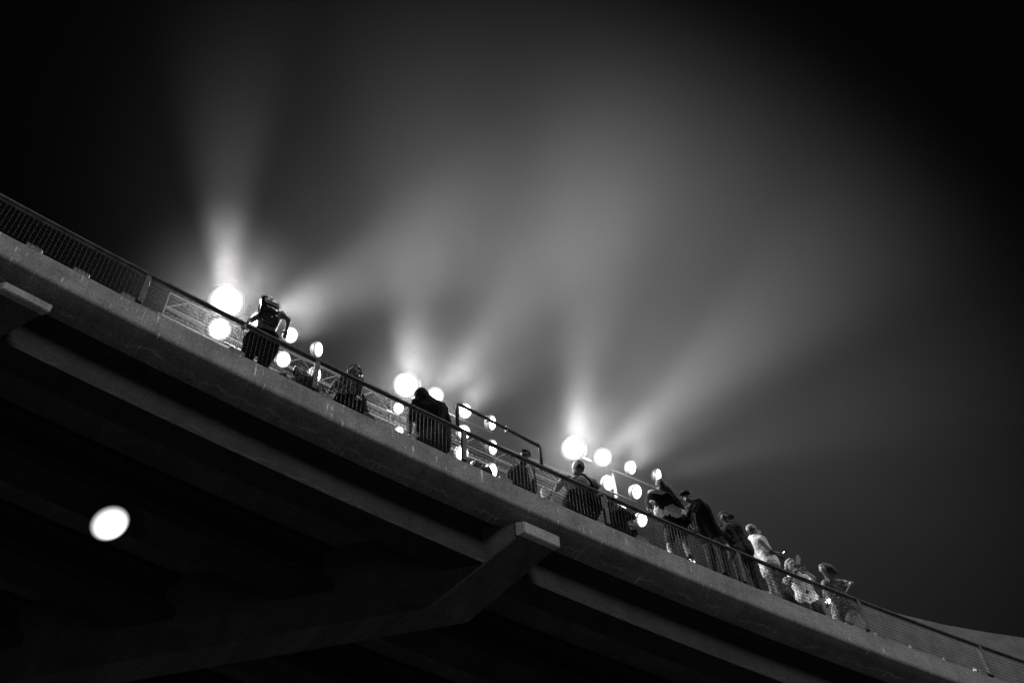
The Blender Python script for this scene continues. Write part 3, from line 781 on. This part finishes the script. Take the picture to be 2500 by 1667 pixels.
# pale shopping bag on the walkway
q = on_off(1335, 1222, .2); bm = bmesh.new(); box(bm, Vector((q.x, q.y, ZP + .33)), T, N, Vector((0, 0, 1)), .2, .1, .3, .03)
sb = obj('carrier_bag', solidify_union(bm, .01, 1, .05, .09), M['white'], smooth=True); tag(sb, 'crumpled white carrier bag behind the mesh, right of the man in the dark cap', 'bag')
bm = bmesh.new(); tube(bm, [Vector((q.x, q.y, ZP + .45)) + T * (.05 * math.cos(a)) + Vector((0, 0, .12 * math.sin(a))) for a in [k * PI / 8 for k in range(9)]], .006, 6); obj('handle', bm, M['white'], sb)

# 7 pale T-shirt, cross-body strap, bending away
T, N = fr(1415)
p7 = person('person in a pale T-shirt and black trousers with a dark strap across the back',
    J(1424, 1226, 1.02), J(1410, 1182, 1.32), J(1408, 1160, 1.44), J(1411, 1144, 1.54), (J(1376, 1170, 1.36), J(1450, 1178, 1.36)), (J(1358, 1196, 1.14), J(1466, 1192, 1.2)), (on_off(1362, 1180, .0), on_off(1462, 1204, .0)),
    N - Vector((0, 0, .25)), top='light', top_sleeve=.45, bottom='black', girth=1.25, hipg=2.0, cropped=True, headr=1.25, hair=[(J(1411, 1140, 1.56), .085, J(1408, 1155, 1.47), .08)])
cs = J(1410, 1176, 1.34)
bm = bmesh.new(); tube(bm, [TC(J(1413, 1154, 1.50), .16), TC(J(1428, 1160, 1.45), .18), TC(J(1440, 1172, 1.36), .18), TC(J(1447, 1188, 1.24), .17)], .02, 8)
obj('strap', bm, M['black'], p7, smooth=True)
bm = bmesh.new(); hand(bm, TC(J(1424, 1254, .78), .17), UP * .8 + RIGHT * .1, N, 1, .3, 1.15); cap_(bm, TC(J(1424, 1254, .78), .17), .03, TC(J(1418, 1276, .6), .1), .038)
cap_(bm, TC(J(1418, 1276, .6), .1), .038, TC(J(1424, 1290, .55), -.25), .045)
# the arm belongs to someone crouched in front of the wide trousers
q = TC(J(1424, 1290, .55), -.25)
pv = TC(J(1440, 1300, .40), -.2)

# 8 crouching photographer
T, N = fr(1500)
pv = TC(J(1512, 1302, .45), -.25)
p8 = person('crouching person in dark clothes behind the mesh with a camera raised', pv, J(1504, 1262, .82), J(1498, 1246, .98), J(1495, 1232, 1.08), (J(1482, 1254, .9), J(1524, 1262, .9)), (J(1496, 1268, .68), J(1546, 1262, .8)), (TC(J(1500, 1248, .86), .1), TC(J(1522, 1246, .92), .08)),
    T * .7 - N * .4, top='black2', bottom='black', feet=[pv + N * .1 - Vector((0, 0, .26)), pv + N * .1 + T * .25 - Vector((0, 0, .26))], knees=[pv - N * .05 + T * .3 + Vector((0, 0, .12)), pv + N * .2 + T * .35 + Vector((0, 0, .12))],
    hair=[(J(1495, 1230, 1.1), .085, J(1494, 1240, 1.02), .08)], group=None)
q = TC(J(1520, 1238, .98), .12); cm = empty('camera_body', q); tag(cm, 'small camera with a bright screen held up behind the mesh by the crouching person', 'camera')
bm = bmesh.new(); box(bm, q, T, N, Vector((0, 0, 1)), .13, .06, .09, .01); obj('camera_case', bm, M['vinyl'], cm)
bm = bmesh.new(); box(bm, q - N * .032 - Vector((0, 0, .002)), T, N, Vector((0, 0, 1)), .085, .004, .055); obj('glint', bm, GLINT_LIT, cm)  # glowing panel painted in for the glint on the shiny camera

# 9 long haired woman, striped top
T, N = fr(1630)
p9 = person('long-haired woman in a white and black striped jumper leaning on the rail',
    J(1648, 1276, 1.12), J(1628, 1222, 1.42), J(1618, 1198, 1.54), J(1612, 1184, 1.64), (J(1590, 1208, 1.46), J(1654, 1222, 1.46)), (J(1582, 1228, 1.18), J(1672, 1262, 1.22)), (on_off(1588, 1243, -.03), on_off(1682, 1278, .0)),
    N + T * .3 - Vector((0, 0, .25)), top='black', bottom='charcoal', bottom_len=.32, girth=1.2, hipg=1.25, shoes=True,
    hair=[(J(1612, 1182, 1.66), .095, TC(J(1632, 1196, 1.58), .05), .09), (TC(J(1632, 1196, 1.58), .05), .085, TC(J(1656, 1222, 1.42), .12), .055), (TC(J(1656, 1222, 1.42), .12), .055, TC(J(1666, 1240, 1.32), .1), .02)])
def band(bm, z0, a, b, r): cap_(bm, a, r, b, r)
bm = bmesh.new(); sh0, sh1 = J(1590, 1208, 1.46), J(1654, 1222, 1.46)
cap_(bm, sh0 + UP * .035, .068, J(1620, 1206, 1.5), .092); cap_(bm, J(1620, 1206, 1.5), .092, sh1 + UP * .02, .07)
obj('shirt_yoke', solidify_union(bm, .01, 2, .02, .07), M['white'], p9, smooth=True)
bm = bmesh.new(); a = J(1637, 1251, 1.26)
for k in range(7):
    f = (k - 3) / 3; c_ = a + RIGHT * (f * .17) + UP * (-.075 * f - .02 * abs(f)) - FWD * (.05 * (1 - f * f))
    cap_(bm, c_ + UP * .05, .135 - .01 * abs(f), c_ - UP * .035, .138)
cap_(bm, J(1585, 1239, 1.06), .05, J(1592, 1228, 1.14), .06)
obj('shirt_hem', solidify_union(bm, .01, 2, .045, .05), M['white'], p9, smooth=True)

# 10 black cap, black T-shirt, bare arm on the rail
T, N = fr(1700)
person('man in a black cap and black T-shirt, bare forearm over the rail',
    J(1738, 1312, 1.12), J(1706, 1250, 1.44), J(1692, 1226, 1.54), J(1677, 1212, 1.60) , (J(1684, 1244, 1.42), TC(J(1706, 1226, 1.50), .1)), (J(1684, 1266, 1.16), on_off(1692, 1257, -.16)), (on_off(1694, 1288, -.02), on_off(1697, 1281, -.10)),
    -T * .8 - N * .35 - Vector((0, 0, .45)), top='black', top_sleeve=.42, bottom='black2', bottom_len=1.0, girth=1.15, hipg=1.1, cap=dict(m='black', logo=T * .9 + Vector((0, 0, .3)) - N * .5), skin='skin', palm=(Vector((0, 0, -1)), N), curl=.35)

# 11 backwards cap, grey jacket
T, N = fr(1780)
person('person in a peaked dark cap and loose grey jacket, seen from behind',
    J(1806, 1336, 1.1), J(1784, 1296, 1.42), J(1775, 1276, 1.56), J(1768, 1263, 1.66), (J(1762, 1288, 1.46), J(1800, 1294, 1.46)), (J(1758, 1316, 1.18), J(1818, 1322, 1.18)), (on_off(1772, 1328, .02), J(1824, 1342, 1.0)),
    T * .8 + N * .5, top='charcoal', bottom='black2', girth=1.2, hipg=1.2, hem=.15, cap=dict(m='charcoal', dir=T * .95 - N * .3), skin='skin_dark', fold=.03)

# 12 white cap, white T-shirt, phone
T, N = fr(1850)
p12 = person('man in a white cap and white T-shirt holding a phone out',
    J(1876, 1372, 1.08), J(1852, 1330, 1.42), J(1840, 1308, 1.56), J(1834, 1294, 1.66), (TC(J(1836, 1314, 1.48), -.1), TC(J(1856, 1322, 1.46), .17)), (TC(J(1862, 1340, 1.3), -.15), TC(J(1881, 1345, 1.30), .24)), (J(1896, 1350, 1.28), TC(J(1899, 1355, 1.28), .2)),
    T - N * .1 - Vector((0, 0, .2)), top='white', top_sleeve=.42, bottom='mid', girth=1.15, hipg=1.15, hem=.16, cap=dict(m='light'), skin='skin_dark', fold=.03)
bm = bmesh.new(); q = TC(J(1858, 1318, 1.48), .155)
cap_(bm, q, .011, q + T * .05 + Vector((0, 0, .012)), .012); cap_(bm, q + T * .05 + Vector((0, 0, .012)), .012, q + T * .075 - Vector((0, 0, .02)), .008)
obj('sleeve_mark', solidify_union(bm, .005, 0), M['black'], p12)
q = J(1909, 1352, 1.31); ph = empty('mobile_phone', q); tag(ph, 'dark phone with a glowing edge held out by the man in the white cap', 'phone')
a1 = (T * .5 + Vector((0, 0, .85))).normalized(); a2 = N; a3 = a1.cross(a2)
bm = bmesh.new(); box(bm, q, a1, a2, a3, .15, .075, .009, .003); obj('phone_body', bm, M['phone'], ph)
bm = bmesh.new(); box(bm, q + a1 * .05 - a2 * .02 - a3 * .006, a1, a2, a3, .022, .03, .004); obj('flash', bm, PHONE_LIT, ph)

# 13 child behind the mesh
T, N = fr(1915)
pv = TC(J(1908, 1452, .62), -.02)
person('child behind the mesh, pale face turned down, below the man in white', pv, J(1912, 1440, .84), J(1920, 1432, .96), J(1924, 1423, 1.04), (J(1896, 1440, .88), J(1930, 1448, .86)), (J(1888, 1458, .68), J(1936, 1466, .66)), (J(1892, 1466, .5), J(1934, 1476, .5)),
    -N - Vector((0, 0, .5)) + T * .1, top='mid', bottom='black2', hair=[(TC(J(1922, 1418, 1.08), -.03), .09, TC(J(1916, 1432, .98), -.05), .07)], face=True, girth=.85, headr=.95, group=None)

# 14 woman taking a picture, white top
T, N = fr(1950)
person('dark haired woman in a white top holding a pale phone up to take a picture',
    J(1968, 1462, 1.08), J(1956, 1420, 1.38), J(1940, 1394, 1.52), J(1930, 1378, 1.60), (J(1932, 1408, 1.42), J(1976, 1416, 1.40)), (TC(J(1926, 1418, 1.2), .08), TC(J(1988, 1412, 1.24), .12)), (TC(J(1938, 1402, 1.40), .16), TC(J(1968, 1396, 1.38), .12)),
    -N - T * .1 - Vector((0, 0, .7)), top='white', top_sleeve=.3, bottom='charcoal', bottom_len=1.0, face=True, girth=1.05, hipg=1.2, skin='skin', hair=[(TC(J(1928, 1376, 1.62), -.03), .1, TC(J(1922, 1392, 1.5), -.05), .06)], curl=1.0, palm=(FWD * -1, FWD * -1))
q = TC(J(1949, 1366, 1.56), .2); ph = empty('mobile_phone', q); tag(ph, 'pale phone held upright by the dark haired woman in the white top', 'phone')
a3 = (CAM - q).normalized(); a1 = (UP * .97 + RIGHT * .1).normalized(); a1 = (a1 - a3 * a1.dot(a3)).normalized(); a2 = a3.cross(a1)
bm = bmesh.new(); box(bm, q, a2, a1, a3, .085, .17, .01, .003); obj('phone_body', bm, M['phone_w'], ph)
bm = bmesh.new(); box(bm, q - a2 * .026 + a1 * .062 + a3 * .007, a2, a1, a3, .03, .036, .005); obj('lens_plate', bm, M['phone'], ph)

# 15 woman in a printed blouse, torch on
T, N = fr(2030)
person('woman in a speckled print blouse holding a phone with its torch lit',
    J(2062, 1490, 1.06), J(2038, 1434, 1.38), J(2020, 1404, 1.52), J(2010, 1388, 1.60), (J(2014, 1424, 1.42), J(2062, 1424, 1.40)), (TC(J(2014, 1452, 1.14), .1), TC(J(2080, 1424, 1.26), .02)), (TC(J(2018, 1468, 1.0), .16), TC(J(2070, 1440, 1.2), .12)),
    -T * .8 - N * .35 + Vector((0, 0, .25)), top='print_', top_sleeve=.3, bottom='print_', hipg=1.25, face=True, hair=[(TC(J(2012, 1384, 1.62), -.02), .09, TC(J(2026, 1388, 1.58), -.03), .085), (TC(J(2026, 1388, 1.58), -.03), .075, TC(J(2038, 1396, 1.54), -.03), .055)])
q = TC(J(2023, 1471, .98), .2); ph = empty('mobile_phone', q); tag(ph, 'dark phone with its torch lit, held by the woman in the print blouse', 'phone')
a1 = (T * .3 + Vector((0, 0, .9))).normalized(); a2 = (-N * .6 + T * .8).normalized(); a3 = a1.cross(a2).normalized(); a2 = a3.cross(a1)
if a3.dot(T) > 0: a3 = -a3
bm = bmesh.new(); box(bm, q, a1, a2, a3, .15, .075, .009, .003); obj('phone_body', bm, M['phone'], ph)
bm = bmesh.new(); bmesh.ops.create_icosphere(bm, subdivisions=2, radius=.022, matrix=Matrix.Translation(q + a1 * .05 + a3 * .012 - N * .02)); obj('flash', bm, PHONE_LIT, ph, smooth=True)
spot('torch_beam', q + a1 * .05 + a3 * .06 - N * .03, (-T * .8 + N * .45 + Vector((0, 0, .1))).normalized(), 75, 3.0, 1.0, ph, .02)

# drinks and litter left along the foot of the mesh
def bottle(px, py, off, label, tilt=.0):
    q = on_off(px, py, off); u, _ = uoff(q); T, N = frame(u); q = Vector((q.x, q.y, ZP + .003))
    bm = bmesh.new(); tube(bm, [q, q + Vector((0, 0, .02)), q + Vector((0, 0, .13)), q + Vector((0, 0, .17)), q + Vector((0, 0, .19))], [.034, .037, .037, .015, .014], 14)
    b = obj('plastic_bottle', bm, M['plastic'], smooth=True); tag(b, label, 'bottle')
    bm = bmesh.new(); tube(bm, [q + Vector((0, 0, .191)), q + Vector((0, 0, .208))], .017, 12); obj('bottle_cap', bm, M['black'], b)
bottle(2136, 1537, .10, 'plastic bottle beside the foot of a railing post, right of the print blouse')
bottle(2378, 1631, .10, 'plastic bottle near the last railing post before the far ramp')
bottle(2483, 1660, .12, 'plastic bottle at the very end of the visible railing')
q = on_off(1688, 1362, .12)
bm = bmesh.new(); box(bm, Vector((q.x, q.y, ZP + .10)), T, N, Vector((0, 0, 1)), .13, .05, .18, .02); o_ = obj('drink_pouch', solidify_union(bm, .008, 1, .02, .05), M['vinyl'], smooth=True)
tag(o_, 'shiny dark pouch at the feet of the man with the black T-shirt', 'pouch')


# ------------------------------------------------------------------ haze, sky, light, camera
def smoke(c, ax, ay, rx, ry, rz, dens, pw, g=.45):
    """A bank of drifting smoke, thickest in the middle and thinning to nothing at its edge."""
    m = bpy.data.materials.new('smoke'); m.use_nodes = True; n = m.node_tree.nodes; l = m.node_tree.links; n.clear()
    o = n.new('ShaderNodeOutputMaterial'); v = n.new('ShaderNodeVolumePrincipled')
    v.inputs['Color'].default_value = grey(.92); v.inputs['Anisotropy'].default_value = g
    tc = n.new('ShaderNodeTexCoord'); ln = n.new('ShaderNodeVectorMath'); ln.operation = 'DOT_PRODUCT'
    l.new(tc.outputs['Object'], ln.inputs[0]); l.new(tc.outputs['Object'], ln.inputs[1])
    a = n.new('ShaderNodeMath'); a.operation = 'SUBTRACT'; a.inputs[0].default_value = 1.0; a.use_clamp = True; l.new(ln.outputs['Value'], a.inputs[1])
    b = n.new('ShaderNodeMath'); b.operation = 'POWER'; l.new(a.outputs[0], b.inputs[0]); b.inputs[1].default_value = pw
    k = n.new('ShaderNodeMath'); k.operation = 'MULTIPLY'; l.new(b.outputs[0], k.inputs[0]); k.inputs[1].default_value = dens
    l.new(k.outputs[0], v.inputs['Density']); l.new(v.outputs[0], o.inputs['Volume'])
    bm = bmesh.new(); bmesh.ops.create_icosphere(bm, subdivisions=4, radius=1.0)
    me = bpy.data.meshes.new('smoke'); bm.to_mesh(me); bm.free(); me.materials.append(m)
    ob = bpy.data.objects.new('smoke', me); COL.objects.link(ob)
    ob.matrix_world = Matrix.Translation(c) @ Matrix((ax, ay, Vector((0, 0, 1)))).transposed().to_4x4() @ Matrix.Diagonal((rx, ry, rz, 1))
    tag(ob, kind='stuff')
q = on_off(1560, 1010, 4.0); uq, _ = uoff(q); T, N = frame(uq)
smoke(q + T * .9 - N * 1.2 + Vector((0, 0, 6.5)), T, N, 20, 9.2, 25, D0, 2.4, -.35)
for px, py, rr in ((552, 750, 2.2), (1020, 965, 1.9), (1425, 1105, 1.9)):  # added smoke puffs round the bright lamps, imitating lens halos
    q = on_off(px, py, 4.0); uq, _ = uoff(q); T, N = frame(uq)
    smoke(q, T, N, rr * 1.2, rr * 1.1, rr * 1.2, DH, 2.0, .2)

w = bpy.data.worlds.new('World'); SC.world = w; w.use_nodes = True
bg = w.node_tree.nodes['Background']; bg.inputs['Color'].default_value = grey(1); bg.inputs['Strength'].default_value = .0012

sun = bpy.data.lights.new('town_glow', 'SUN'); sun.energy = 1.45; sun.angle = math.radians(12); sun.color = (1, 1, 1)
so = bpy.data.objects.new('town_glow', sun); COL.objects.link(so); so.location = (0, 0, 40)
T, N = frame(1.5)
so.rotation_euler = (N * math.cos(math.radians(54)) - T * .28 - Vector((0, 0, math.sin(math.radians(54))))).normalized().to_track_quat('-Z', 'Y').to_euler()

cd = bpy.data.cameras.new('camera'); cam = bpy.data.objects.new('camera', cd); COL.objects.link(cam)
cd.sensor_width = 36; cd.lens = FPX / 2500 * 36; cd.clip_start = .1; cd.clip_end = 3000
mw = Matrix((RIGHT, UP, -FWD)).transposed().to_4x4(); mw.translation = CAM
cam.matrix_world = mw
SC.camera = cam
SC.view_settings.view_transform = 'Standard'; SC.view_settings.look = 'None'; SC.view_settings.exposure = 0; SC.view_settings.gamma = 1
SC.cycles.use_denoising = True
SC.cycles.volume_bounces = 0
SC.cycles.max_bounces = 5; SC.cycles.diffuse_bounces = 3
SC.cycles.sample_clamp_indirect = 1.0
SC.cycles.use_light_tree = True
